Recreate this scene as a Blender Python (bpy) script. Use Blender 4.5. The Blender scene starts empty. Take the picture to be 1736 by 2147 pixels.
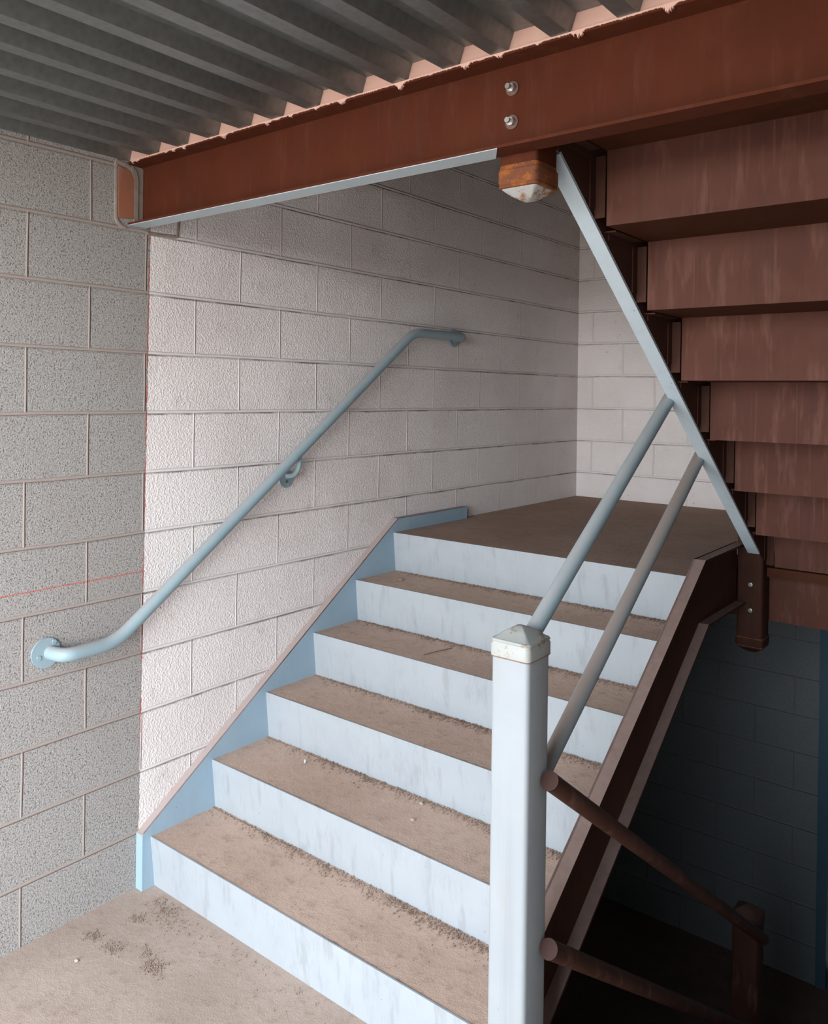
import bpy, bmesh, math, random
from mathutils import Matrix, Vector

random.seed(11)
S = bpy.context.scene
COL = S.collection

# ------------------------------------------------------------------ camera
R = [[0.7828683, 0.622052, 0.0129814], [0.0132742, 0.0041608, -0.9999032], [-0.6220458, 0.7829649, -0.0049999]]
CX, CY, FPX, WPX, HPX = 865.77, 834.54, 1721.6, 1736, 2147
cam = bpy.data.cameras.new('camera')
cam.sensor_fit = 'HORIZONTAL'
cam.sensor_width = 36.0
cam.lens = FPX * 36.0 / WPX
cam.shift_x = (WPX / 2 - CX) / WPX
cam.shift_y = -(HPX / 2 - CY) / WPX
cam.clip_start = 0.02
co = bpy.data.objects.new('camera', cam)
COL.objects.link(co)
co.matrix_world = Matrix(((R[0][0], -R[1][0], -R[2][0], 2.4421),
                          (R[0][1], -R[1][1], -R[2][1], -1.1998),
                          (R[0][2], -R[1][2], -R[2][2], 0.0739), (0, 0, 0, 1)))
S.camera = co

# ------------------------------------------------------------------ light and exposure
S.view_settings.view_transform = 'Standard'
S.view_settings.look = 'None'
S.view_settings.gamma = 1.0
S.view_settings.use_curve_mapping = False
S.view_settings.exposure = 0.0
SKY_ZENITH = (0.875, 0.96, 1.065)
SKY_HORIZON = (1.48, 1.49, 1.50)
SKY_STRENGTH = 10.7
GLOW_DIR = (0.66, -0.72, 0.17)      # the brightest part of the clouded sky
GLOW = 1.4
world = bpy.data.worlds.new('overcast_sky')
S.world = world
world.use_nodes = True
wt = world.node_tree
wt.nodes.clear()
w_out = wt.nodes.new('ShaderNodeOutputWorld')
w_bg = wt.nodes.new('ShaderNodeBackground')
w_tc = wt.nodes.new('ShaderNodeTexCoord')
w_sep = wt.nodes.new('ShaderNodeSeparateXYZ')
w_ramp = wt.nodes.new('ShaderNodeValToRGB')
wt.links.new(w_tc.outputs['Generated'], w_sep.inputs[0])
wt.links.new(w_sep.outputs[2], w_ramp.inputs[0])
w_ramp.color_ramp.elements[0].position = 0.0
w_ramp.color_ramp.elements[0].color = (*SKY_HORIZON, 1)
w_ramp.color_ramp.elements[1].position = 0.32
w_ramp.color_ramp.elements[1].color = (*SKY_ZENITH, 1)
wt.links.new(w_ramp.outputs[0], w_bg.inputs[0])
def wmath(op, a, b):
    n = wt.nodes.new('ShaderNodeMath')
    n.operation = op
    for i, v in enumerate((a, b)):
        if isinstance(v, bpy.types.NodeSocket): wt.links.new(v, n.inputs[i])
        else: n.inputs[i].default_value = v
    return n.outputs[0]
w_nrm = wt.nodes.new('ShaderNodeVectorMath')
w_nrm.operation = 'NORMALIZE'
wt.links.new(w_tc.outputs['Generated'], w_nrm.inputs[0])
w_dot = wt.nodes.new('ShaderNodeVectorMath')
w_dot.operation = 'DOT_PRODUCT'
wt.links.new(w_nrm.outputs[0], w_dot.inputs[0])
w_dot.inputs[1].default_value = Vector(GLOW_DIR).normalized()
glow = wmath('POWER', wmath('MAXIMUM', w_dot.outputs['Value'], 0.0), 70.0)
wt.links.new(wmath('MULTIPLY', wmath('ADD', wmath('MULTIPLY', glow, GLOW), 1.0), SKY_STRENGTH), w_bg.inputs[1])
wt.links.new(w_bg.outputs[0], w_out.inputs[0])

DECK_Y0 = -1.70          # the open side of the stair hall, where the daylight comes in
def portal(name, loc, rot, sx, sy):
    l = bpy.data.lights.new(name, 'AREA')
    l.shape = 'RECTANGLE'
    l.size, l.size_y = sx, sy
    l.cycles.is_portal = True
    o = bpy.data.objects.new(name, l)
    COL.objects.link(o)
    o.location = loc
    o.rotation_euler = rot
portal('daylight_portal', (1.2, DECK_Y0, -0.38), (math.radians(90), 0, 0), 2.4, 2.46)

# ------------------------------------------------------------------ node helper
class G:
    def __init__(self, name):
        self.mat = bpy.data.materials.new(name)
        self.mat.use_nodes = True
        self.t = self.mat.node_tree
        self.t.nodes.clear()
        self.out = self.t.nodes.new('ShaderNodeOutputMaterial')
        self.b = self.t.nodes.new('ShaderNodeBsdfPrincipled')
        self.t.links.new(self.b.outputs[0], self.out.inputs[0])
        tc = self.t.nodes.new('ShaderNodeTexCoord')
        self.pos = tc.outputs['Object']
        s = self.t.nodes.new('ShaderNodeSeparateXYZ')
        self.t.links.new(self.pos, s.inputs[0])
        self.x, self.y, self.z = s.outputs
        geo = self.t.nodes.new('ShaderNodeNewGeometry')
        sn = self.t.nodes.new('ShaderNodeSeparateXYZ')
        self.t.links.new(geo.outputs['True Normal'], sn.inputs[0])
        self.nx, self.ny, self.nz = sn.outputs
    def put(self, sock, v):
        if isinstance(v, bpy.types.NodeSocket):
            self.t.links.new(v, sock)
        elif isinstance(v, (tuple, list)) and len(v) == 3 and sock.type == 'RGBA':
            sock.default_value = (*v, 1)
        else:
            sock.default_value = v
    def m(self, op, a, b=0.0, c=0.0):
        n = self.t.nodes.new('ShaderNodeMath')
        n.operation = op
        for i, v in enumerate((a, b, c)):
            self.put(n.inputs[i], v)
        return n.outputs[0]
    def mix(self, f, a, b):
        n = self.t.nodes.new('ShaderNodeMix')
        n.data_type = 'RGBA'
        self.put(n.inputs[0], f); self.put(n.inputs[6], a); self.put(n.inputs[7], b)
        return n.outputs[2]
    def vec(self, sx, sy, sz):
        n = self.t.nodes.new('ShaderNodeVectorMath')
        n.operation = 'MULTIPLY'
        self.put(n.inputs[0], self.pos)
        n.inputs[1].default_value = (sx, sy, sz)
        return n.outputs[0]
    def noise(self, scale, detail=3.0, rough=0.55, vec=None):
        n = self.t.nodes.new('ShaderNodeTexNoise')
        self.put(n.inputs['Vector'], vec or self.pos)
        n.inputs['Scale'].default_value = scale
        n.inputs['Detail'].default_value = detail
        n.inputs['Roughness'].default_value = rough
        return n.outputs[0]
    def vor(self, scale, vec=None):
        n = self.t.nodes.new('ShaderNodeTexVoronoi')
        self.put(n.inputs['Vector'], vec or self.pos)
        n.inputs['Scale'].default_value = scale
        return n.outputs[0]
    def step(self, v, lo, hi):
        n = self.t.nodes.new('ShaderNodeMapRange')
        n.interpolation_type = 'SMOOTHSTEP'
        self.put(n.inputs[0], v)
        n.inputs[1].default_value = lo
        n.inputs[2].default_value = hi
        return n.outputs[0]
    def mul(self, a, b): return self.m('MULTIPLY', a, b)
    def add(self, a, b): return self.m('ADD', a, b)
    def bump(self, h, dist=1.0, strength=1.0):
        n = self.t.nodes.new('ShaderNodeBump')
        n.inputs['Strength'].default_value = strength
        n.inputs['Distance'].default_value = dist
        self.put(n.inputs['Height'], h)
        self.t.links.new(n.outputs[0], self.b.inputs['Normal'])
    def done(self, col, rough=0.7, metal=0.0, spec=0.4):
        self.put(self.b.inputs['Base Color'], col)
        self.put(self.b.inputs['Roughness'], rough)
        self.put(self.b.inputs['Metallic'], metal)
        self.put(self.b.inputs['Specular IOR Level'], spec)
        return self.mat

BH, HB = 0.2032, 0.203          # course height, half block length

def block_material(name, axis, u0, mode):
    """concrete block wall with raised bead joints; mode: 'split' painted past y=.42, 'back' painted above the landing, 'plain' unpainted"""
    g = G(name)
    u = g.y if axis == 'y' else g.x
    wob = g.mul(g.add(g.noise(3.0, 2.0), -0.5), 0.006)
    zz = g.add(g.z, wob)
    v = g.m('DIVIDE', zz, BH)
    k = g.m('ROUND', v)
    ds = g.mul(g.m('SUBTRACT', v, k), BH)
    wv = g.add(0.0056, g.mul(g.noise(14.0, 2.0), 0.003))
    bed = g.m('MAXIMUM', g.m('SUBTRACT', 1.0, g.m('POWER', g.m('DIVIDE', g.m('ABSOLUTE', ds), wv), 2.0)), 0.0)
    c = g.m('FLOOR', v)
    par = g.m('FLOORED_MODULO', c, 2.0)
    uw = g.add(u, g.mul(g.add(g.noise(2.3, 1.0, vec=g.vec(1, 0.0, 1) if axis == 'y' else g.vec(0, 1, 1)), -0.5), 0.01))
    uu = g.m('SUBTRACT', g.m('DIVIDE', g.m('SUBTRACT', uw, u0), 2 * HB), g.mul(par, 0.5))
    du = g.mul(g.m('SUBTRACT', uu, g.m('ROUND', uu)), 2 * HB)
    head = g.m('MAXIMUM', g.m('SUBTRACT', 1.0, g.m('POWER', g.m('DIVIDE', g.m('ABSOLUTE', du), g.mul(wv, 0.72)), 2.0)), 0.0)
    joint = g.m('MAXIMUM', bed, head)
    jm = g.step(joint, 0.0, 0.25)
    big = g.noise(2.2, 4.0, 0.6)
    mid = g.noise(9.0, 4.0, 0.6)
    fine = g.noise(190.0, 3.0, 0.68)
    grain = g.step(g.noise(230.0, 2.0, 0.6), 0.3, 0.7)
    lump = g.vor(150.0)
    pit = g.mul(g.step(g.vor(250.0), 0.45, 0.85), g.step(g.noise(150.0, 2.0, 0.6), 0.46, 0.62))
    notj = g.m('SUBTRACT', 1.0, jm)
    # painted
    pc = g.mix(g.step(big, 0.35, 0.7), (0.75, 0.705, 0.69), (0.67, 0.62, 0.605))
    pc = g.mix(g.mul(g.step(mid, 0.60, 0.80), 0.45), pc, (0.38, 0.31, 0.29))
    under = g.mul(g.step(ds, -0.0135, -0.0065), g.step(g.mul(ds, -1.0), 0.004, 0.0068))
    dirt = g.mul(under, g.step(g.noise(4.0, 3.0, 0.7), 0.40, 0.64))
    pc = g.mix(g.mul(dirt, 0.85), pc, (0.11, 0.075, 0.07))
    spots = g.step(g.noise(38.0, 2.0, 0.5), 0.74, 0.79)
    pc = g.mix(g.mul(spots, 0.7), pc, (0.13, 0.10, 0.09))
    # bare block
    uc = g.mix(grain, (0.24, 0.225, 0.21), (0.41, 0.395, 0.38))
    uc = g.mix(g.mul(pit, 0.75), uc, (0.13, 0.115, 0.105))
    uc = g.mix(g.mul(g.step(big, 0.5, 0.75), 0.25), uc, (0.27, 0.235, 0.21))
    uc = g.mix(g.mul(jm, 0.8), uc, (0.34, 0.28, 0.25))
    if mode == 'split':
        edge = g.add(g.add(g.y, g.mul(g.z, -0.010)), g.mul(g.add(g.noise(70.0, 2.0), -0.5), 0.008))
        pf = g.step(edge, 0.4225, 0.4240)
        col = g.mix(pf, uc, pc)
        red = g.mul(g.step(edge, 0.4165, 0.4195), g.step(g.mul(edge, -1.0), -0.4243, -0.4228))
        red = g.mul(red, g.mul(g.step(g.noise(16.0, 3.0), 0.40, 0.55), g.step(g.z, -1.2, -1.0)))
        chalk = g.step(g.m('ABSOLUTE', g.m('SUBTRACT', g.z, g.add(-0.5395, g.mul(g.add(g.noise(9.0, 2.0), -0.5), 0.004)))), 0.0028, 0.0012)
        chalk = g.mul(chalk, g.mul(g.step(fine, 0.30, 0.5), g.step(g.y, 0.424, 0.42)))
        col = g.mix(g.mul(red, 0.75), col, (0.38, 0.07, 0.05))
        col = g.mix(g.mul(chalk, 0.85), col, (0.50, 0.10, 0.07))
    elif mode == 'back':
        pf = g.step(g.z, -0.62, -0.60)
        col = g.mix(pf, g.mix(0.72, uc, (0.10, 0.135, 0.155)), g.mix(0.25, pc, (0.86, 0.81, 0.785)))  # block below the landing is tinted dark to deepen the shade down there
    else:
        pf = 0.0
        col = uc
    hgt = g.mul(joint, 0.0045)
    if mode == 'plain':
        tex = g.mul(g.mul(g.add(g.mul(fine, 0.6), g.mul(pit, -0.35)), notj), 0.0040)
    else:
        t1 = g.mul(g.mul(g.add(g.mul(fine, 0.0016), g.mul(lump, 0.0020)), notj), pf)
        t2 = g.mul(g.mul(g.mul(g.add(g.mul(fine, 0.6), g.mul(pit, -0.35)), notj), 0.0040), g.m('SUBTRACT', 1.0, pf))
        tex = g.add(t1, t2)
    groove = g.mul(g.mul(g.step(ds, -0.0105, -0.007), g.step(g.mul(ds, -1.0), 0.004, 0.0065)), -0.0022)
    g.bump(g.add(g.add(hgt, tex), groove), 1.0, 1.0)
    return g.done(col, 0.9, 0.0, 0.15)

def painted_steel(name, base, alt, wear, wear_amt=0.5, rough=0.5, dust=0.0, streak=0.0, spec=0.4, dustcol=(0.30, 0.22, 0.18), dark=(0.05, 0.03, 0.025), scuff=0.0):
    g = G(name)
    a = g.noise(7.0, 4.0, 0.6)
    b = g.noise(60.0, 3.0, 0.6)
    col = g.mix(g.step(a, 0.3, 0.7), base, alt)
    brush = g.noise(9.0, 3.0, 0.6, vec=g.vec(3.2, 3.2, 0.6))
    col = g.mix(g.mul(g.step(brush, 0.52, 0.72), 0.5), col, wear)
    if streak:
        st = g.noise(75.0, 3.0, 0.6, vec=g.vec(1.0, 1.0, 0.018))
        cut = g.step(g.noise(5.0, 2.0, 0.5, vec=g.vec(1.4, 1.4, 1.0)), 0.40, 0.62)
        col = g.mix(g.mul(g.mul(g.step(st, 0.56, 0.72), cut), streak), col, wear)
        st2 = g.noise(24.0, 2.0, 0.6, vec=g.vec(1.3, 1.3, 0.03))
        col = g.mix(g.mul(g.step(st2, 0.52, 0.75), streak * 0.6), col, dark)
    if scuff:
        s1 = g.noise(150.0, 3.0, 0.65, vec=g.vec(1.0, 1.0, 0.14))
        s2 = g.step(g.noise(6.0, 3.0, 0.6), 0.48, 0.66)
        col = g.mix(g.mul(g.mul(g.step(s1, 0.45, 0.62), s2), scuff), col, wear)
    chips = g.step(g.noise(55.0, 3.0, 0.7), 0.715, 0.74)
    col = g.mix(g.mul(chips, wear_amt), col, dark)
    if dust:
        up = g.mul(g.step(g.nz, 0.35, 0.85), dust)
        up = g.mul(up, g.add(0.6, g.mul(g.noise(25.0, 4.0, 0.7), 0.6)))
        col = g.mix(g.m('MINIMUM', up, 1.0), col, dustcol)
    g.bump(g.add(g.mul(b, 0.0006), g.mul(a, 0.001)), 1.0, 0.6)
    return g.done(col, rough, 0.0, spec)

M = {}
M['wall_left'] = block_material('block_wall_split_paint', 'y', 0.0062, 'split')
M['wall_back'] = block_material('block_wall_painted', 'x', 0.104, 'back')
M['wall_plain'] = block_material('block_wall_bare', 'y', 0.1, 'plain')
M['blue'] = painted_steel('pale_blue_paint', (0.312, 0.342, 0.366), (0.332, 0.362, 0.385), (0.235, 0.25, 0.26), 0.7, 0.5, spec=0.25, dark=(0.20, 0.13, 0.09), scuff=0.28)
M['flange_blue'] = painted_steel('pale_blue_flange_paint', (0.40, 0.48, 0.53), (0.43, 0.51, 0.56), (0.37, 0.42, 0.45), 0.6, 0.5, spec=0.25)
M['stringer_blue'] = painted_steel('blue_paint_dusty_top', (0.26, 0.365, 0.45), (0.285, 0.39, 0.47), (0.26, 0.35, 0.41), 0.5, 0.55, dust=1.0, dustcol=(0.36, 0.27, 0.24), spec=0.2)
M['rail_blue'] = painted_steel('blue_grey_rail_paint', (0.225, 0.315, 0.355), (0.26, 0.35, 0.385), (0.27, 0.31, 0.32), 0.5, 0.45, dust=0.55, dustcol=(0.34, 0.28, 0.255), spec=0.3)
M['rail_dusty'] = painted_steel('dusty_rail_paint', (0.225, 0.26, 0.275), (0.25, 0.28, 0.295), (0.27, 0.24, 0.215), 0.5, 0.5, dust=1.0, dustcol=(0.25, 0.20, 0.175), spec=0.25)
M['post'] = painted_steel('pale_blue_post_paint', (0.275, 0.30, 0.318), (0.29, 0.315, 0.333), (0.285, 0.29, 0.285), 0.7, 0.42, streak=0.25, dark=(0.10, 0.08, 0.07), spec=0.3)
M['brown'] = painted_steel('red_brown_primer', (0.0781, 0.0195, 0.0079), (0.0670, 0.0167, 0.0070), (0.0930, 0.0316, 0.0177), 0.5, 0.75, streak=0.30, spec=0.12)
M['dark_brown'] = painted_steel('dark_brown_primer', (0.0512, 0.0205, 0.0140), (0.0418, 0.0167, 0.0112), (0.0698, 0.0326, 0.0242), 0.4, 0.7, dust=1.0, dustcol=(0.21, 0.15, 0.13), streak=0.2, spec=0.12)
M['riser_brown'] = painted_steel('streaked_brown_plate', (0.0818, 0.0316, 0.0214), (0.0688, 0.0260, 0.0177), (0.1395, 0.0670, 0.0512), 0.4, 0.7, streak=0.55, dark=(0.045, 0.023, 0.018), spec=0.15)
M['under_brown'] = painted_steel('brown_pan_underside', (0.0558, 0.0186, 0.0084), (0.0465, 0.0149, 0.0070), (0.0651, 0.0251, 0.0130), 0.3, 0.7, spec=0.1)
M['old_rail'] = painted_steel('worn_brown_rail_paint', (0.065, 0.027, 0.019), (0.05, 0.021, 0.015), (0.14, 0.075, 0.052), 0.5, 0.55, dust=0.25, dustcol=(0.19, 0.15, 0.125), spec=0.2)
M['cap_brown'] = painted_steel('dark_cap_paint', (0.040, 0.018, 0.013), (0.032, 0.014, 0.010), (0.07, 0.034, 0.025), 0.4, 0.6, spec=0.15)
M['door_blue'] = painted_steel('blue_door_paint', (0.055, 0.105, 0.145), (0.048, 0.095, 0.13), (0.065, 0.105, 0.14), 0.2, 0.5, spec=0.2)
M['salmon'] = painted_steel('salmon_primer', (0.70, 0.45, 0.375), (0.66, 0.42, 0.35), (0.72, 0.50, 0.42), 0.15, 0.8, spec=0.1)

def rust_material(name, base, white=0.0):
    g = G(name)
    n = g.noise(30.0, 5.0, 0.7)
    col = g.mix(g.step(n, 0.45, 0.62), base, (0.25, 0.085, 0.02))
    col = g.mix(g.step(g.noise(40.0, 4.0, 0.7), 0.60, 0.70), col, (0.05, 0.028, 0.02))
    g.bump(g.mul(n, 0.003), 1.0, 1.0)
    return g.done(col, 0.8, 0.0, 0.2)
M['rust'] = rust_material('rusted_brown_steel', (0.14, 0.05, 0.025))
M['rust_white'] = rust_material('rusty_white_cap', (0.36, 0.365, 0.355))
def cap_material():
    g = G('pale_cap_with_rust_spots')
    n = g.noise(30.0, 5.0, 0.7)
    col = g.mix(g.noise(20.0, 3.0), (0.27, 0.295, 0.285), (0.33, 0.335, 0.31))
    col = g.mix(g.mul(g.step(n, 0.55, 0.66), 0.75), col, (0.20, 0.10, 0.04))
    g.bump(g.mul(n, 0.0012), 1.0, 1.0)
    return g.done(col, 0.45)
M['cap'] = cap_material()

def galvanised():
    g = G('galvanised_deck')
    a = g.noise(5.0, 4.0, 0.6, vec=g.vec(1.0, 0.25, 1.0))
    sp = g.vor(55.0)
    col = g.mix(a, (0.135, 0.147, 0.143), (0.255, 0.272, 0.268))
    col = g.mix(g.mul(sp, 0.25), col, (0.44, 0.46, 0.46))
    g.bump(g.mul(g.noise(40.0, 3.0), 0.0006), 1.0, 1.0)
    return g.done(col, g.add(0.32, g.mul(a, 0.2)), 0.75, 0.5)
M['deck'] = galvanised()

def concrete_dirt(name, base, alt, dark, grime=False):
    g = G(name)
    a = g.noise(3.0, 5.0, 0.62)
    b = g.noise(22.0, 5.0, 0.7)
    f = g.noise(240.0, 3.0, 0.6)
    col = g.mix(g.step(a, 0.32, 0.7), base, alt)
    col = g.mix(g.mul(g.step(b, 0.50, 0.72), 0.5), col, dark)
    col = g.mix(g.mul(g.step(f, 0.62, 0.75), 0.55), col, dark)
    if grime:                                   # dark grime caught along the front edges of the treads
        fr = g.mul(g.m('FRACT', g.m('DIVIDE', g.m('SUBTRACT', g.y, 0.434), 0.2535)), 0.2535)
        gm = g.mul(g.step(g.add(fr, g.mul(g.noise(40.0, 3.0), 0.016)), 0.020, 0.006), g.step(g.noise(2.6, 3.0, 0.6, vec=g.vec(1.0, 4.0, 4.0)), 0.42, 0.58))
        col = g.mix(g.mul(gm, 0.85), col, (0.06, 0.045, 0.035))
    g.bump(g.add(g.mul(b, 0.004), g.mul(f, 0.0012)), 1.0, 0.8)
    return g.done(col, 0.95, 0.0, 0.1)
M['tread'] = concrete_dirt('dusty_brown_concrete', (0.46, 0.325, 0.255), (0.53, 0.385, 0.31), (0.31, 0.21, 0.16), True)
M['landing'] = concrete_dirt('dusty_landing_concrete', (0.32, 0.22, 0.172), (0.37, 0.26, 0.205), (0.21, 0.14, 0.105))
M['floor'] = concrete_dirt('dusty_concrete_floor', (0.37, 0.285, 0.235), (0.425, 0.335, 0.28), (0.26, 0.185, 0.145))
M['lower_floor'] = concrete_dirt('shade_toned_lower_concrete', (0.085, 0.06, 0.05), (0.11, 0.08, 0.065), (0.05, 0.035, 0.03))  # shade of the lower level is put into this concrete colour
M['ground'] = concrete_dirt('outdoor_dirt', (0.36, 0.30, 0.25), (0.42, 0.35, 0.29), (0.25, 0.2, 0.16))
M['crumb'] = concrete_dirt('dirt_crumbs', (0.18, 0.125, 0.095), (0.33, 0.24, 0.19), (0.08, 0.055, 0.042))
M['mortar'] = concrete_dirt('mortar_smear', (0.24, 0.20, 0.175), (0.32, 0.265, 0.23), (0.11, 0.085, 0.07))

def simple(name, col, rough=0.5, metal=0.0):
    g = G(name)
    n = g.noise(40.0, 3.0)
    g.bump(g.mul(n, 0.0006), 1.0, 0.6)
    return g.done(g.mix(n, tuple(c * 0.85 for c in col), col), rough, metal)
M['zinc'] = simple('zinc_bolt', (0.62, 0.62, 0.60), 0.3, 1.0)
M['washer'] = simple('dull_washer', (0.16, 0.10, 0.08), 0.5, 0.6)
M['plate'] = painted_steel('orange_primer', (0.30, 0.115, 0.06), (0.25, 0.10, 0.06), (0.33, 0.2, 0.16), 0.4, 0.8)
M['pebble'] = simple('pale_pebble', (0.40, 0.33, 0.28), 0.9)
M['stub'] = simple('white_scrap', (0.5, 0.5, 0.48), 0.8)
M['twig'] = simple('dry_twig', (0.16, 0.10, 0.06), 0.9)

# ------------------------------------------------------------------ mesh helpers
def obj(name, bm, mat, parent=None, smooth=False, loc=None):
    me = bpy.data.meshes.new(name)
    bmesh.ops.recalc_face_normals(bm, faces=bm.faces)
    bm.to_mesh(me)
    bm.free()
    me.materials.append(mat)
    if smooth:
        for p in me.polygons:
            p.use_smooth = True
        try:
            me.set_sharp_from_angle(angle=math.radians(35))
        except Exception:
            pass
    o = bpy.data.objects.new(name, me)
    COL.objects.link(o)
    if parent:
        o.parent = parent
        o.matrix_parent_inverse = Matrix.Translation(parent.location).inverted()
    return o
def empty(name, loc):
    o = bpy.data.objects.new(name, None)
    COL.objects.link(o)
    o.location = loc
    o.empty_display_size = 0.1
    return o
def tag(o, label=None, cat=None, group=None, kind=None):
    if label: o['label'] = label
    if cat: o['category'] = cat
    if group: o['group'] = group
    if kind: o['kind'] = kind
    return o
def box(bm, a, b, bev=0.0):
    vs = [bm.verts.new((x, y, z)) for x in (a[0], b[0]) for y in (a[1], b[1]) for z in (a[2], b[2])]
    fs = [(0, 1, 3, 2), (4, 6, 7, 5), (0, 4, 5, 1), (2, 3, 7, 6), (0, 2, 6, 4), (1, 5, 7, 3)]
    faces = [bm.faces.new([vs[i] for i in f]) for f in fs]
    if bev:
        bmesh.ops.bevel(bm, geom=list({e for f in faces for e in f.edges}), offset=bev, segments=2, affect='EDGES')
    return bm
def BM(*boxes, bev=0.0):
    bm = bmesh.new()
    for a, b in boxes:
        box(bm, a, b, bev)
    return bm
def prism(bm, poly, axis, lo, hi):
    """extrude a polygon (list of 2D points) along an axis; (u,v) are the two other axes in xyz order"""
    def p3(q, t):
        if axis == 'x': return (t, q[0], q[1])
        if axis == 'y': return (q[0], t, q[1])
        return (q[0], q[1], t)
    a = [bm.verts.new(p3(q, lo)) for q in poly]
    b = [bm.verts.new(p3(q, hi)) for q in poly]
    n = len(poly)
    bm.faces.new(a)
    bm.faces.new(b[::-1])
    for i in range(n):
        bm.faces.new((a[i], b[i], b[(i + 1) % n], a[(i + 1) % n]))
    return bm
def rsq(h, r, seg=4):
    pts = []
    for cx, cy, a0 in ((h - r, h - r, 0), (-h + r, h - r, 90), (-h + r, -h + r, 180), (h - r, -h + r, 270)):
        for i in range(seg + 1):
            a = math.radians(a0 + 90 * i / seg)
            pts.append((cx + r * math.cos(a), cy + r * math.sin(a)))
    return pts
def loft(bm, cx, cy, sections):
    """rounded-square sections: (z, half width, corner radius)"""
    rings = []
    for z, h, r in sections:
        rings.append([bm.verts.new((cx + x, cy + y, z)) for x, y in rsq(h, r)])
    n = len(rings[0])
    bm.faces.new(rings[0][::-1])
    for A, B in zip(rings, rings[1:]):
        for i in range(n):
            bm.faces.new((A[i], A[(i + 1) % n], B[(i + 1) % n], B[i]))
    bm.faces.new(rings[-1])
    return bm
def tube(bm, path, r, seg=20, capped=True):
    pts = [Vector(p) for p in path]
    rings = []
    prev = None
    for i, p in enumerate(pts):
        d = (pts[min(i + 1, len(pts) - 1)] - pts[max(i - 1, 0)]).normalized()
        if prev is None:
            n = d.cross(Vector((0, 0, 1)))
            if n.length < 1e-3: n = d.cross(Vector((1, 0, 0)))
            n.normalize()
        else:
            n = (prev - d * prev.dot(d)).normalized()
        prev = n
        b = d.cross(n)
        rings.append([bm.verts.new(p + r * (math.cos(t) * n + math.sin(t) * b)) for t in [2 * math.pi * k / seg for k in range(seg)]])
    for A, B in zip(rings, rings[1:]):
        for i in range(seg):
            bm.faces.new((A[i], A[(i + 1) % seg], B[(i + 1) % seg], B[i]))
    if capped:
        bm.faces.new(rings[0][::-1])
        bm.faces.new(rings[-1])
    return bm
def fillet(pts, rad, n=8):
    """round the corners of a polyline"""
    pts = [Vector(p) for p in pts]
    out = [pts[0]]
    for a, p, b in zip(pts, pts[1:], pts[2:]):
        d1, d2 = (a - p), (b - p)
        t = min(rad, d1.length * 0.49, d2.length * 0.49)
        s, e = p + d1.normalized() * t, p + d2.normalized() * t
        for i in range(n + 1):
            u = i / n
            out.append(s * (1 - u) ** 2 + p * 2 * u * (1 - u) + e * u * u)
    out.append(pts[-1])
    return out
def disc(bm, c, axis, r, h, seg=28):
    c = Vector(c); ax = Vector(axis).normalized()
    return tube(bm, [c, c + ax * h], r, seg)
def dup(root, dz, label, group):
    r = root.copy(); COL.objects.link(r); r.location.z += dz
    r['label'] = label; r['group'] = group
    for ch in list(root.children):
        c = ch.copy(); COL.objects.link(c); c.parent = r
        c.matrix_parent_inverse = ch.matrix_parent_inverse.copy()
        for g2 in list(ch.children):
            d = g2.copy(); COL.objects.link(d); d.parent = c
            d.matrix_parent_inverse = g2.matrix_parent_inverse.copy()
    return r

# ------------------------------------------------------------------ dimensions (metres)
ZF = -1.609                # our floor
H1, T = 0.1743, 0.2535     # lower flight riser, tread
Y0 = 0.430                 # nosing of the first riser
ZL = ZF + 6 * H1           # landing
YB = 3.565                 # back wall
XW = 1.41                  # right stringer of the lower flight
XR = 2.92                  # right wall
H2 = 0.1796                # upper flight riser
ZU = ZL + 8 * H2           # upper floor
ZLL = ZF - 8 * H2          # landing below

def structure(name, bm, mat, label, cat):
    return tag(obj(name, bm, mat), label, cat, kind='structure')

# ------------------------------------------------------------------ the setting
structure('wall_left', BM(((-0.2, DECK_Y0, ZLL - 0.3), (0, YB + 0.2, 2.4))), M['wall_left'],
          'long concrete block wall behind the wall handrail, bare grey near us and painted off-white beyond', 'wall')
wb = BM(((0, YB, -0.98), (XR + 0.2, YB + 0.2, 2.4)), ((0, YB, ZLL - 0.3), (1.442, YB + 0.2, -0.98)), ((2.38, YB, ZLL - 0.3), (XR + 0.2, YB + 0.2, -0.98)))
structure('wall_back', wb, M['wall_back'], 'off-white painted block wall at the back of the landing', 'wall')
wr = BM(((XR, DECK_Y0, ZLL - 0.3), (XR + 0.2, YB, 2.4)))
structure('wall_right', wr, M['wall_plain'], 'bare block wall on the right of the stair hall', 'wall')
structure('wall_light_block', BM(((2.4, DECK_Y0 - 0.2, -2.0), (XR + 0.2, DECK_Y0, 0.96))), M['wall_plain'], 'unseen block wall added beside the open side to hold daylight off the stairwell', 'wall')  # added out of view to block daylight from the right-hand well
structure('wall_front', BM(((0, -0.2, ZLL), (XR, 0.0, ZF - 0.15)), ((0, 0.43, ZU + 0.12), (XR, 0.6, 2.4))), M['wall_plain'],  # second box is added, unseen, to block light from the upper level
          'bare block wall below the edge of the near floor, with an added unseen wall above the beam shutting out light', 'wall')
structure('floor', BM(((0, DECK_Y0, ZF - 0.15), (XR, 0.405, ZF)), ((0, 0.405, ZF - 0.15), (1.50, 0.456, ZF))), M['floor'], 'dusty pale brown concrete floor in front of the lowest step', 'floor')
structure('floor', BM(((0, 0.0, ZLL - 0.3), (XR, YB + 0.2, ZLL))), M['lower_floor'], 'floor of the level below, coloured darker for its shade, at the foot of the blue door', 'floor')
structure('ground', BM(((-30, -45, -2.0), (30, DECK_Y0 - 0.01, -1.78))), M['ground'], 'bare ground outside the open side of the building', 'ground')
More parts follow.
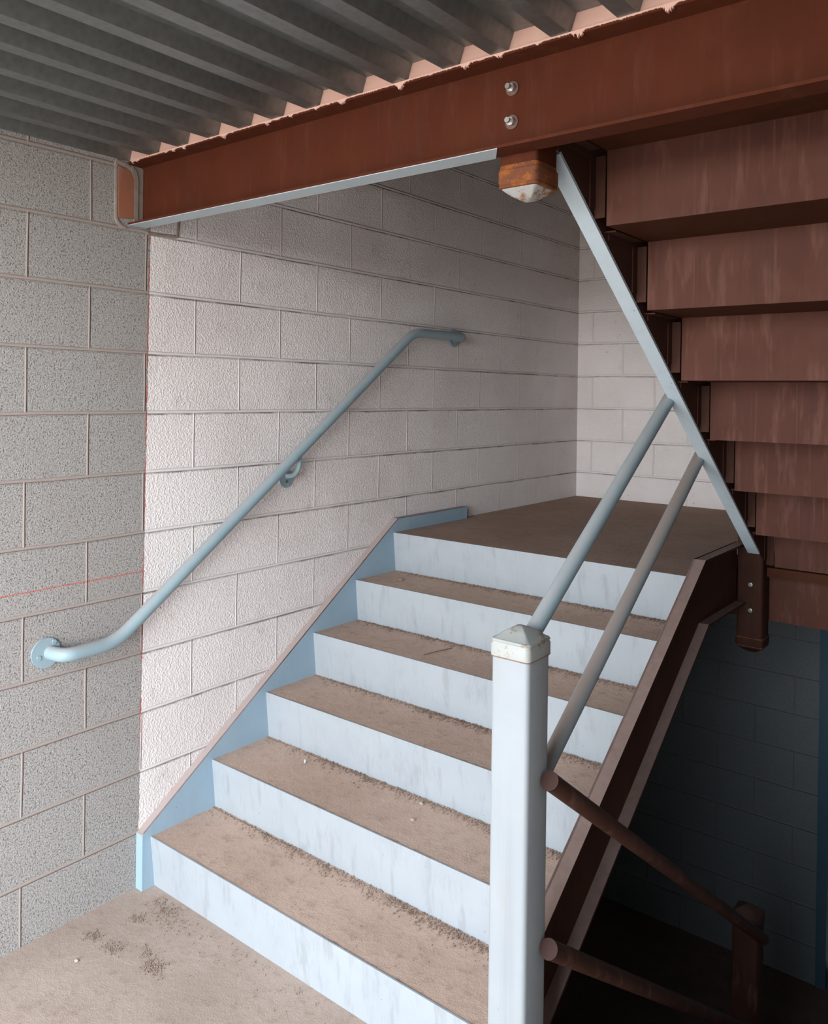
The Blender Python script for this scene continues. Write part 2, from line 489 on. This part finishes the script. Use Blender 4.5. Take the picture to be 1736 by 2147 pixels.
structure('ceiling', BM(((0, 0.43, 2.4), (XR, YB + 0.2, 2.5))), M['dark_brown'], 'unseen ceiling added over the stairwell to keep sky light out', 'ceiling')  # added out of view so no sky light falls in from above

# corrugated deck: ribs run along y
RIBS = [0.0, 0.163, 0.315, 0.463, 0.610, 0.745, 0.885, 1.037, 1.185, 1.338, 1.470, 1.622, 1.772, 1.925, 2.075, 2.225, 2.375, 2.525, 2.675, 2.825]
def deck_profile():
    zb, zt = 0.832, 0.871
    top = []
    for r in RIBS:
        l = r - 0.042
        if r > 0:
            top += [(l - 0.014, zt), (l, zb), (r, zb), (r + 0.014, zt)]
        else:
            top += [(0.0, zb), (0.014, zt)]
    top.append((XR, zt))
    return top
prof = deck_profile()
bm = bmesh.new()
prism(bm, prof + [(XR, 0.90), (0.0, 0.90)], 'y', DECK_Y0, 0.3455)
deck = structure('ceiling', bm, M['deck'], 'corrugated galvanised steel deck with ribs running toward the red-brown beam', 'ceiling')
structure('trim_1', BM(((0.0, 0.347, 0.832), (XR, 0.353, 0.96))), M['salmon'], 'salmon primed edge strip closing the open ends of the deck ribs', 'trim')
structure('floor', BM(((0, DECK_Y0, 0.902), (XR, 0.345, 0.96)), ((0, 0.354, 0.832), (XR, 0.43, 0.96))), M['floor'], 'concrete slab of the upper floor above the steel deck', 'floor')

# blue door on the level below
d = tag(empty('door_1', (1.9, YB, ZLL)), 'blue steel door on the level below, a thin strip of it showing past the dark block wall', 'door', kind='structure')
obj('door_frame', BM(((1.442, YB - 0.012, ZLL), (1.492, YB + 0.12, -0.98)), ((2.33, YB - 0.012, ZLL), (2.38, YB + 0.12, -0.98)), ((1.492, YB - 0.012, -1.03), (2.33, YB + 0.12, -0.98)), bev=0.002), M['door_blue'], d)
obj('door_leaf', BM(((1.494, YB + 0.03, ZLL), (2.328, YB + 0.075, -1.032)), bev=0.002), M['door_blue'], d)
hb = bmesh.new()
tube(hb, fillet([(2.26, YB + 0.03, -2.05), (2.26, YB - 0.03, -2.05), (2.15, YB - 0.03, -2.05)], 0.02), 0.009, 12)
obj('door_handle', hb, M['zinc'], d, True)

# ------------------------------------------------------------------ steel beam (channel, open towards us)
beam = tag(empty('steel_beam', (0, 0.36, 0.622)), 'red-brown primed steel channel beam carrying the edge of the corrugated deck', 'beam', kind='thing')
def channel_beam(yf, yw, z0, z1, x0, x1):
    t = 0.009
    poly = [(yf, z0), (yw, z0), (yw, z1), (yf, z1), (yf, z1 - t * 0.8), (yw - 0.014, z1 - t * 1.25), (yw - 0.008, z1 - t * 1.9),
            (yw - 0.008, z0 + t * 1.9), (yw - 0.014, z0 + t * 1.25), (yf, z0 + t * 0.8)]
    bm = bmesh.new()
    return prism(bm, poly, 'x', x0, x1)
obj('channel', channel_beam(0.342, 0.405, 0.622, 0.831, 0.0, XR), M['brown'], beam)
pb = bmesh.new()
prism(pb, [(0.002, 0.3415), (1.447, 0.3415), (1.403, 0.4055), (0.002, 0.4055)], 'z', 0.6205, 0.6222)
tag(obj('paint_strip', pb, M['flange_blue'], beam), 'pale blue painted underside of the bottom flange')
def rough_line(x0, x1, y, z, n, amp, h):
    bm = bmesh.new()
    prev = None
    rr = random.Random(4)
    for i in range(n + 1):
        x = x0 + (x1 - x0) * i / n
        w = math.sin(x * 47) * math.sin(x * 19.3 + 1) + 0.5 * math.sin(x * 131); d = h * (0.5 + rr.random() ** 2 * 0.8 + max(w - 0.3, 0) * amp * (0.2 + 0.8 * rr.random()))
        cur = [bm.verts.new((x, y - 0.0025, z + 0.0015)), bm.verts.new((x, y - 0.0025, z - d)), bm.verts.new((x, y + 0.004, z - d)), bm.verts.new((x, y + 0.004, z + 0.0015))]
        if prev:
            for k in range(4):
                bm.faces.new((prev[k], cur[k], cur[(k + 1) % 4], prev[(k + 1) % 4]))
        else:
            bm.faces.new(cur)
        prev = cur
    bm.faces.new(prev[::-1])
    return bm
tag(obj('overspray', rough_line(0.02, 2.2, 0.3425, 0.831, 1400, 4.5, 0.0028), M['salmon'], beam), 'crusty salmon smear along the top edge')
def bolt(parent, x, y, z, dirn=-1, big=1.0):
    bm = bmesh.new()
    disc(bm, (x, y, z), (0, dirn, 0), 0.0165 * big, 0.003, 28)
    b = obj('bolt', bm, M['washer'], parent, True)
    bm = bmesh.new()
    disc(bm, (x, y + dirn * 0.003, z), (0, dirn, 0), 0.0105 * big, 0.009 * big, 6)
    obj('nut', bm, M['zinc'], b)
    bm = bmesh.new()
    tube(bm, [(x, y + dirn * 0.012 * big, z), (x, y + dirn * 0.021 * big, z), (x, y + dirn * 0.024 * big, z)], 0.0062 * big, 16)
    obj('bolt_tip', bm, M['zinc'], b, True)
    return b
for zb in (0.769, 0.693):
    bolt(beam, 1.451, 0.397, zb)

# beam pocket in the wall
bp = tag(empty('beam_pocket', (0, 0.34, 0.63)), 'mortared pocket with an orange primed plate where the beam enters the block wall', 'beam pocket', kind='thing')
bm = bmesh.new()
prism(bm, [(0.305, 0.640), (0.360, 0.645), (0.360, 0.775), (0.345, 0.800), (0.303, 0.808)], 'x', -0.01, 0.006)
obj('bearing_plate', bm, M['plate'], bp)
bm = bmesh.new()
tube(bm, fillet([(0.0, 0.298, 0.822), (0.0, 0.298, 0.632), (0.0, 0.32, 0.614), (0.0, 0.335, 0.612)], 0.02), 0.0075, 12)
tube(bm, fillet([(0.0, 0.296, 0.824), (0.0, 0.345, 0.816), (0.0, 0.362, 0.79)], 0.012), 0.009, 12)
tube(bm, fillet([(0.0, 0.415, 0.606), (0.0, 0.535, 0.612), (0.0, 0.545, 0.69)], 0.01), 0.0065, 12)
for v in bm.verts: v.co.x *= 0.55
prism(bm, [(0.361, 0.632), (0.372, 0.632), (0.376, 0.640), (0.376, 0.778), (0.368, 0.806), (0.352, 0.818), (0.349, 0.803), (0.361, 0.778)], 'x', -0.004, 0.007)
prism(bm, [(0.378, 0.634), (0.396, 0.634), (0.396, 0.820), (0.366, 0.820), (0.378, 0.780)], 'x', -0.004, 0.003)
obj('mortar_collar', bm, M['mortar'], bp)

# ------------------------------------------------------------------ lower flight
st = tag(empty('staircase', (0.7, Y0, ZF)), 'pale blue steel staircase with dusty brown treads rising to the landing', 'staircase', 'steel stair flights')
def ztop(y): return -1.421 + 0.6885 * (y - 0.40)
YT = 1.733
ZT = -0.503
DV = 0.305
def lower_stringer_profile(yend, dz=0.0):
    # side view polygon (y,z), top edge then bottom edge
    top = [(0.40, ztop(0.40)), (YT, ZT), (yend, ZT)]
    yb = YT + (DV - 0.2465) / 0.6885
    zb = ZT - 0.2465
    bot = [(yend, zb), (yb, zb), (0.40 + 0.0, ztop(0.40) - DV)]
    return top, bot
top, bot = lower_stringer_profile(2.286)
bm = bmesh.new()
floor_y = 0.40 + (ZF - (ztop(0.40) - DV)) / 0.6885
bot2 = [bot[0], bot[1], (floor_y, ZF), (0.40, ZF)]
prism(bm, top + bot2, 'x', 0.030, 0.037)
# top flange back to the wall
def flange(bm, pts, x0, x1, th):
    for (ya, za), (yb_, zb_) in zip(pts, pts[1:]):
        L = math.hypot(yb_ - ya, zb_ - za)
        ny, nz = (zb_ - za) / L * th, -(yb_ - ya) / L * th
        poly = [(ya, za), (yb_, zb_), (yb_ + ny, zb_ + nz), (ya + ny, za + nz)]
        prism(bm, poly, 'x', x0, x1)
flange(bm, top, 0.001, 0.0372, 0.007)
prism(bm, [(0.399, ZF), (0.405, ZF), (0.405, ztop(0.405)), (0.399, ztop(0.40))], 'x', 0.001, 0.0374)
prism(bm, [(2.281, ZT - 0.06), (2.287, ZT - 0.06), (2.287, ZT), (2.281, ZT)], 'x', 0.001, 0.0374)
obj('stringer', bm, M['stringer_blue'], st)
# right stringer: channel open to the right, ends against the newel
top, bot = lower_stringer_profile(2.215)
def ztr(y): return -0.506 + 0.664 * (y - 1.742)
topr = [(0.505, ztr(0.505)), (1.742, -0.506), (2.215, -0.506)]
botr = [(2.215, -0.752), (1.785, -0.752), (0.505, ztr(0.505) - 0.276)]
bm = bmesh.new()
prism(bm, topr + botr, 'x', 1.405, 1.411)
flange(bm, topr, 1.404, 1.447, 0.008)
flange(bm, [(a, b + 0.008) for a, b in botr[::-1]], 1.411, 1.447, 0.008)
tag(obj('stringer', bm, M['dark_brown'], st), 'dark brown outer side with dusty flanges')
for i in range(1, 7):
    yt = Y0 + (i - 1) * T
    zt, zb = ZF + i * H1, ZF + (i - 1) * H1
    bm = bmesh.new()
    prism(bm, [(yt, zt), (yt + 0.005, zt), (yt + 0.026, zb - 0.01 if i > 1 else zb), (yt + 0.018, zb - 0.01 if i > 1 else zb)], 'x', 0.037, 1.405)
    obj('riser', bm, M['blue'], st)
    if i < 6:
        bm = prism(bmesh.new(), [(yt + 0.005, zt - 0.0015), (yt + T + 0.018, zt - 0.0015), (yt + T + 0.018, zt - 0.045), (yt + 0.0112, zt - 0.045)], 'x', 0.037, 1.405)
        obj('tread', bm, M['tread'], st)

# landing
ld = tag(empty('stair_landing', (0.7, 2.6, ZL)), 'dusty brown landing at the top of the blue steps, against the back wall', 'landing', kind='thing')
obj('slab', BM(((0.0, Y0 + 5 * T + 0.005, ZL - 0.05), (XW - 0.005, 2.335, ZL)), ((0.0, 2.335, ZL - 0.05), (XR, YB, ZL))), M['landing'], ld)
bm = bmesh.new()
prism(bm, [(2.325, -0.60), (2.325, -0.83), (2.385, -0.83), (2.385, -0.822), (2.333, -0.822), (2.333, -0.60)], 'x', 0.04, XR)
obj('edge_channel', bm, M['riser_brown'], ld)

# ------------------------------------------------------------------ upper flight (seen from below)
us = tag(empty('staircase', (2.2, 0.45, ZL)), 'brown underside of the flight rising from the landing to the upper floor', 'staircase', 'steel stair flights')
def zub(y): return 1.001 - 0.709 * y
DU = 0.312
XS = 1.505
def upper_stringer(x, side):
    ya, yb_ = 0.43, 2.215
    poly = [(ya, zub(ya) + 0.008), (yb_, zub(yb_) + 0.008), (yb_, zub(yb_) + DU), (ya, zub(ya) + DU - 0.06)]
    bm = bmesh.new()
    prism(bm, poly, 'x', x, x + 0.006)
    o = obj('stringer', bm, M['dark_brown'], us)
    bm = bmesh.new()
    x0, x1 = (x - 0.038, x + 0.0062) if side < 0 else (x, x + 0.040)
    ya = 0.512 if side < 0 else ya
    pts = [(ya, zub(ya)), (yb_ if side > 0 else 2.17, zub(yb_ if side > 0 else 2.17))]
    L = math.hypot(1, 0.7156)
    prism(bm, [pts[0], pts[1], (pts[1][0] + 0.004, pts[1][1] + 0.0075), (pts[0][0] + 0.004, pts[0][1] + 0.0075)], 'x', x0, x1)
    f = obj('bottom_flange', bm, M['flange_blue'] if side < 0 else M['dark_brown'], o)
    if side < 0: tag(f, 'pale blue painted bottom flange')
upper_stringer(XS, -1)
upper_stringer(2.866, 1)
for j in range(7):                                   # j = 0 is the topmost
    y = 0.697 + 0.2615 * j
    zb = 0.498 - 0.1868 * j
    zt = 0.498 - 0.1868 * (j - 1)
    if j == 6: zb = -0.598
    bm = BM(((1.5425, y, zb), (2.865, y + 0.004, zt)))
    obj('riser', bm, M['riser_brown'], us)
    bm = BM(((1.5425, y - 0.2615 + 0.006, zt), (2.865, y + 0.006, zt + 0.004)), ((1.5425, y - 0.2615 + 0.006, zt + 0.004), (2.865, y + 0.004, zt + 0.033)))
    obj('tread', bm, M['under_brown'], us)
    bm = BM(((1.5112, y - 0.004, max(zb + 0.004, zub(y) + 0.012)), (1.5400, y - 0.0005, zt - 0.012)), ((1.5112, y - 0.034, max(zb + 0.004, zub(y - 0.034) + 0.012)), (1.5145, y - 0.004, zt - 0.012)), bev=0.0008)
    obj('bracket', bm, M['dark_brown'], us)
    bm = BM(((1.5112, y - 0.2615 + 0.055, zt - 0.005), (1.5425, y - 0.04, zt - 0.0015)), ((1.5112, y - 0.2615 + 0.075, zt - 0.022), (1.5145, y - 0.04, zt - 0.005)), bev=0.0008)
    obj('bracket', bm, M['dark_brown'], us)
bm = BM(((1.52, 2.245, -0.636), (2.865, 2.32, -0.600)))
obj('landing_lip', bm, M['under_brown'], us)
dup(us, ZF - ZU, 'dark flight going down to the right of the pale post, below floor level', 'steel stair flights')

# ------------------------------------------------------------------ newel posts
def newel(label, cx, cy, z0, z1, mat, capmat, top_cap=True, bottom_cap=False, capbot=None):
    n = tag(empty('newel_post', (cx, cy, z0)), label, 'post', 'square steel newel posts')
    bm = bmesh.new()
    loft(bm, cx, cy, [(z0, 0.050, 0.012), (z1, 0.050, 0.012)])
    obj('shaft', bm, mat, n, True)
    def cap(zs, s, m):
        bm = bmesh.new()
        loft(bm, cx, cy, [(zs - s * 0.018, 0.0535, 0.013), (zs + s * 0.010, 0.0535, 0.013), (zs + s * 0.013, 0.0515, 0.012), (zs + s * 0.0155, 0.0515, 0.012), (zs + s * 0.018, 0.053, 0.012),
                          (zs + s * 0.022, 0.051, 0.012), (zs + s * 0.024, 0.0455, 0.009), (zs + s * 0.036, 0.031, 0.005), (zs + s * 0.046, 0.014, 0.003), (zs + s * 0.049, 0.004, 0.001)])
        cp = obj('cap', bm, m, n, True)
        bm = bmesh.new()
        loft(bm, cx, cy, [(zs - s * 0.0195, 0.0525, 0.013), (zs - s * 0.0165, 0.0540, 0.013)])
        tag(obj('rust_line', bm, M['rust'], cp, True), 'rusty lower edge of the cap')
    if top_cap: cap(z1, 1, capmat)
    if bottom_cap:
        cap(z0, -1, capmat)
        if capbot:
            bm = bmesh.new()
            zs = z0
            loft(bm, cx, cy, [(zs - 0.0205, 0.0470, 0.010), (zs - 0.0245, 0.0462, 0.009), (zs - 0.0365, 0.0316, 0.005), (zs - 0.0465, 0.0145, 0.003), (zs - 0.0496, 0.004, 0.001)])
            tag(obj('cap_dome', bm, capbot, n, True), 'white pointed underside of the cap with rusty edges')
    return n
CXP = 1.4605
newel('pale blue newel post with a pointed cap standing at the foot of the steps', CXP, 0.45, ZF, -0.508, M['post'], M['cap'])
nh = newel('rusty brown newel post end hanging below the red-brown beam', CXP, 0.4555, 0.572, 0.95, M['brown'], M['rust'], False, True, M['rust_white'])
bm = bmesh.new()
loft(bm, CXP, 0.4555, [(0.574, 0.0518, 0.0125), (0.592, 0.0514, 0.0125), (0.601, 0.0503, 0.012)])
tag(obj('rust_band', bm, M['rust'], nh, True), 'flaking orange rust above the cap')
nl = newel('brown newel post with two bolts hanging at the landing corner', CXP, 2.27, -0.905, 0.70, M['dark_brown'], M['dark_brown'], True, True)
def dome_bolt(parent, x, y, z):
    bm = bmesh.new()
    tube(bm, [(x, y, z), (x, y - 0.004, z)], 0.0085, 18)
    tube(bm, [(x, y - 0.004, z), (x, y - 0.007, z)], 0.006, 18)
    obj('bolt', bm, M['zinc'], parent, True)
dome_bolt(nl, 1.4655, 2.2198, -0.672)
dome_bolt(nl, 1.4655, 2.2198, -0.775)
newel('dark brown newel post standing on the level below, at the end of the down rails', CXP, 2.27, ZLL - 0.3, -2.03, M['old_rail'], M['old_rail'])

# ------------------------------------------------------------------ rails
def rail(label, a, b, r, mat, group='sloping guard rails'):
    bm = bmesh.new()
    A, B = Vector(a), Vector(b)
    d = (B - A).normalized()
    tube(bm, [A + d * (r * 0.0), A + d * 0.002, B - d * 0.002, B], r, 24)
    return tag(obj('guard_rail', bm, mat, None, True), label, 'rail', group)
rail('upper pale blue guard rail running from behind the post cap up to the landing', (1.4605, 0.503, -0.489), (1.4605, 2.219, 0.655), 0.0205, M['rail_blue'])
rail('lower guard rail, grey-blue and dusty, sloping up beside the blue steps', (1.4605, 0.503, -0.880), (1.4605, 2.219, 0.270), 0.0205, M['rail_dusty'])
def down_rail(label, a, b):
    r = 0.0215
    bm = bmesh.new()
    A, B = Vector(a), Vector(b)
    d = (B - A).normalized()
    tube(bm, [A - d * 0.004, A, B], r, 24)
    o = tag(obj('guard_rail', bm, M['old_rail'], None, True), label, 'rail', 'sloping guard rails')
    bm = bmesh.new()
    tube(bm, [A - d * 0.010, A - d * 0.0085, A - d * 0.006, A - d * 0.0035], r * 1.03, 24)
    tag(obj('end_cap', bm, M['cap_brown'], o, True), 'flat cap on the upper end')
    return o
down_rail('upper worn brown rail sloping down from the side of the pale post', (1.5345, 0.468, -0.808), (1.5345, 2.215, -2.064))
down_rail('lower worn brown rail sloping down near the foot of the pale post', (1.5345, 0.475, -1.196), (1.5345, 2.215, -2.449))

hr = tag(empty('handrail', (0.07, 1.0, -0.3)), 'pale blue-grey pipe handrail bolted to the block wall beside the steps', 'handrail')
xh = 0.072
bm = bmesh.new()
path = fillet([(0.004, 0.088, -0.737), (xh, 0.100, -0.737), (xh, 0.270, -0.734), (xh, 1.786, 0.360), (xh, 2.185, 0.362), (0.004, 2.198, 0.362)], 0.062, 10)
tube(bm, path, 0.0215, 28)
obj('pipe', bm, M['rail_blue'], hr, True)
def wall_flange(y, z, r=0.045):
    bm = bmesh.new()
    tube(bm, [(0.001, y, z), (0.006, y, z), (0.0072, y, z)], r, 36)
    f = obj('wall_plate', bm, M['rail_blue'], hr, True)
    return f
f1 = wall_flange(0.075, -0.735, 0.046)
for dy, dz in ((-0.024, -0.010), (0.024, 0.030)):
    bm = bmesh.new(); disc(bm, (0.0075, 0.075 + dy, -0.735 + dz), (1, 0, 0), 0.0075, 0.004, 6); obj('bolt', bm, M['rail_blue'], f1)
f2 = wall_flange(2.198, 0.361, 0.046)
f3 = wall_flange(1.058, -0.272, 0.036)
bm = bmesh.new()
disc(bm, (0.0075, 1.058, -0.283), (1, 0, 0), 0.006, 0.003, 6); obj('bolt', bm, M['zinc'], f3)
bm = bmesh.new()
tube(bm, fillet([(0.007, 1.062, -0.262), (0.045, 1.064, -0.258), (xh, 1.066, -0.222), (xh, 1.066, -0.180)], 0.03), 0.010, 14)
box(bm, (xh - 0.012, 1.04, -0.1995), (xh + 0.012, 1.092, -0.1935))
obj('bracket_arm', bm, M['rail_blue'], hr, True)

# ------------------------------------------------------------------ dirt and small things
rr = random.Random(5)
def crumb(bm, x, y, z, s, rnd):
    vs = []
    for dx, dy, dz in ((1, 0, 0), (-1, 0, 0), (0, 1, 0), (0, -1, 0), (0, 0, 1), (0, 0, -1)):
        k = s * (0.6 + 0.7 * rnd.random())
        vs.append(bm.verts.new((x + dx * k, y + dy * k, z + dz * k * 0.7 + s * 0.35)))
    for a, b, c in ((0, 2, 4), (2, 1, 4), (1, 3, 4), (3, 0, 4), (2, 0, 5), (1, 2, 5), (3, 1, 5), (0, 3, 5)):
        bm.faces.new((vs[a], vs[b], vs[c]))
bm = bmesh.new()
for i in range(1, 6):
    z = ZF + i * H1 - 0.0015
    yt = Y0 + (i - 1) * T
    for k in range(2600):
        x = 0.05 + 1.34 * (1 - (1 - rr.random()) ** 1.0 * rr.random() ** 0.35 * 1.0) if rr.random() < 0.75 else rr.uniform(0.05, 1.39)
        y = yt + T + 0.014 - abs(rr.gauss(0, 0.024))
        if y < yt + 0.02: continue
        crumb(bm, x, y, z, 0.0009 + 0.0040 * rr.random() ** 3, rr)
    for k in range(420):
        crumb(bm, rr.uniform(0.05, 1.39), rr.uniform(yt + 0.02, yt + T), z, 0.0006 + 0.0022 * rr.random() ** 4, rr)
for k in range(220):
    crumb(bm, rr.uniform(0.06, 1.36), rr.uniform(Y0 + 5 * T + 0.02, 3.2), ZL, 0.0008 + 0.0026 * rr.random() ** 4, rr)
for cx, cy, n, s in ((0.167, 0.385, 260, 0.035), (0.149, 0.309, 150, 0.014), (0.218, 0.185, 190, 0.020), (0.318, 0.24, 80, 0.018), (0.379, 0.211, 300, 0.021), (0.122, 0.176, 110, 0.015), (0.25, 0.36, 110, 0.03)):
    for k in range(n):
        crumb(bm, cx + rr.gauss(0, s), min(cy + rr.gauss(0, s * 0.8), 0.425), ZF, 0.0010 + 0.0028 * rr.random() ** 2, rr)
for k in range(520):
    x = rr.uniform(0.1, 1.3)
    crumb(bm, x, 0.43 - abs(rr.gauss(0, 0.05)) - 0.005, ZF, 0.0008 + 0.003 * rr.random() ** 3, rr)
for k in range(420):
    crumb(bm, rr.uniform(0.02, 1.5), rr.uniform(-0.6, 0.40), ZF, 0.0007 + 0.0024 * rr.random() ** 4, rr)
tag(obj('dirt', bm, M['crumb']), 'loose brown dirt and crumbs scattered over the steps and floor', 'dirt', kind='stuff')

def pebble(label, x, y, z, s, mat='pebble', name='pebble'):
    bm = bmesh.new()
    bmesh.ops.create_icosphere(bm, subdivisions=2, radius=s)
    r2 = random.Random(int(x * 1000))
    for v in bm.verts:
        v.co = Vector((v.co.x * 1.2, v.co.y * 0.9, v.co.z * 0.7)) * (0.85 + 0.3 * r2.random())
        v.co += Vector((x, y, z + s * 0.6))
    tag(obj(name, bm, M[mat], None, True), label, 'pebble', 'loose pebbles on the steps')
Z2 = ZF + 2 * H1 - 0.0015
pebble('pale pebble near the front edge of the second step from the floor', 0.860, 0.817, Z2, 0.0065)
pebble('flat pale pebble lying at the back of the second step from the floor', 0.819, 0.915, Z2, 0.007)
pebble('brown dirt clod on the fifth step, below the landing edge', 0.191, 1.565, ZF + 5 * H1 - 0.0015, 0.010, 'crumb')
pebble('small pale pebble on the concrete floor by the block wall', 0.186, 0.083, ZF, 0.006)
bm = bmesh.new()
tube(bm, [(0.316, 0.878, Z2 + 0.003), (0.317, 0.880, Z2 + 0.015)], 0.0034, 12)
tag(obj('paper_stub', bm, M['stub'], None, True), 'tiny white stub standing on the second step from the floor', 'litter')
bm = bmesh.new()
zt4 = ZF + 4 * H1 + 0.002
tube(bm, [(0.560, 1.255, zt4), (0.572, 1.30, zt4 + 0.002), (0.582, 1.345, zt4 + 0.001), (0.592, 1.395, zt4)], 0.0016, 8)
tag(obj('twig', bm, M['twig'], None, True), 'thin dry twig lying across the fourth step', 'twig')
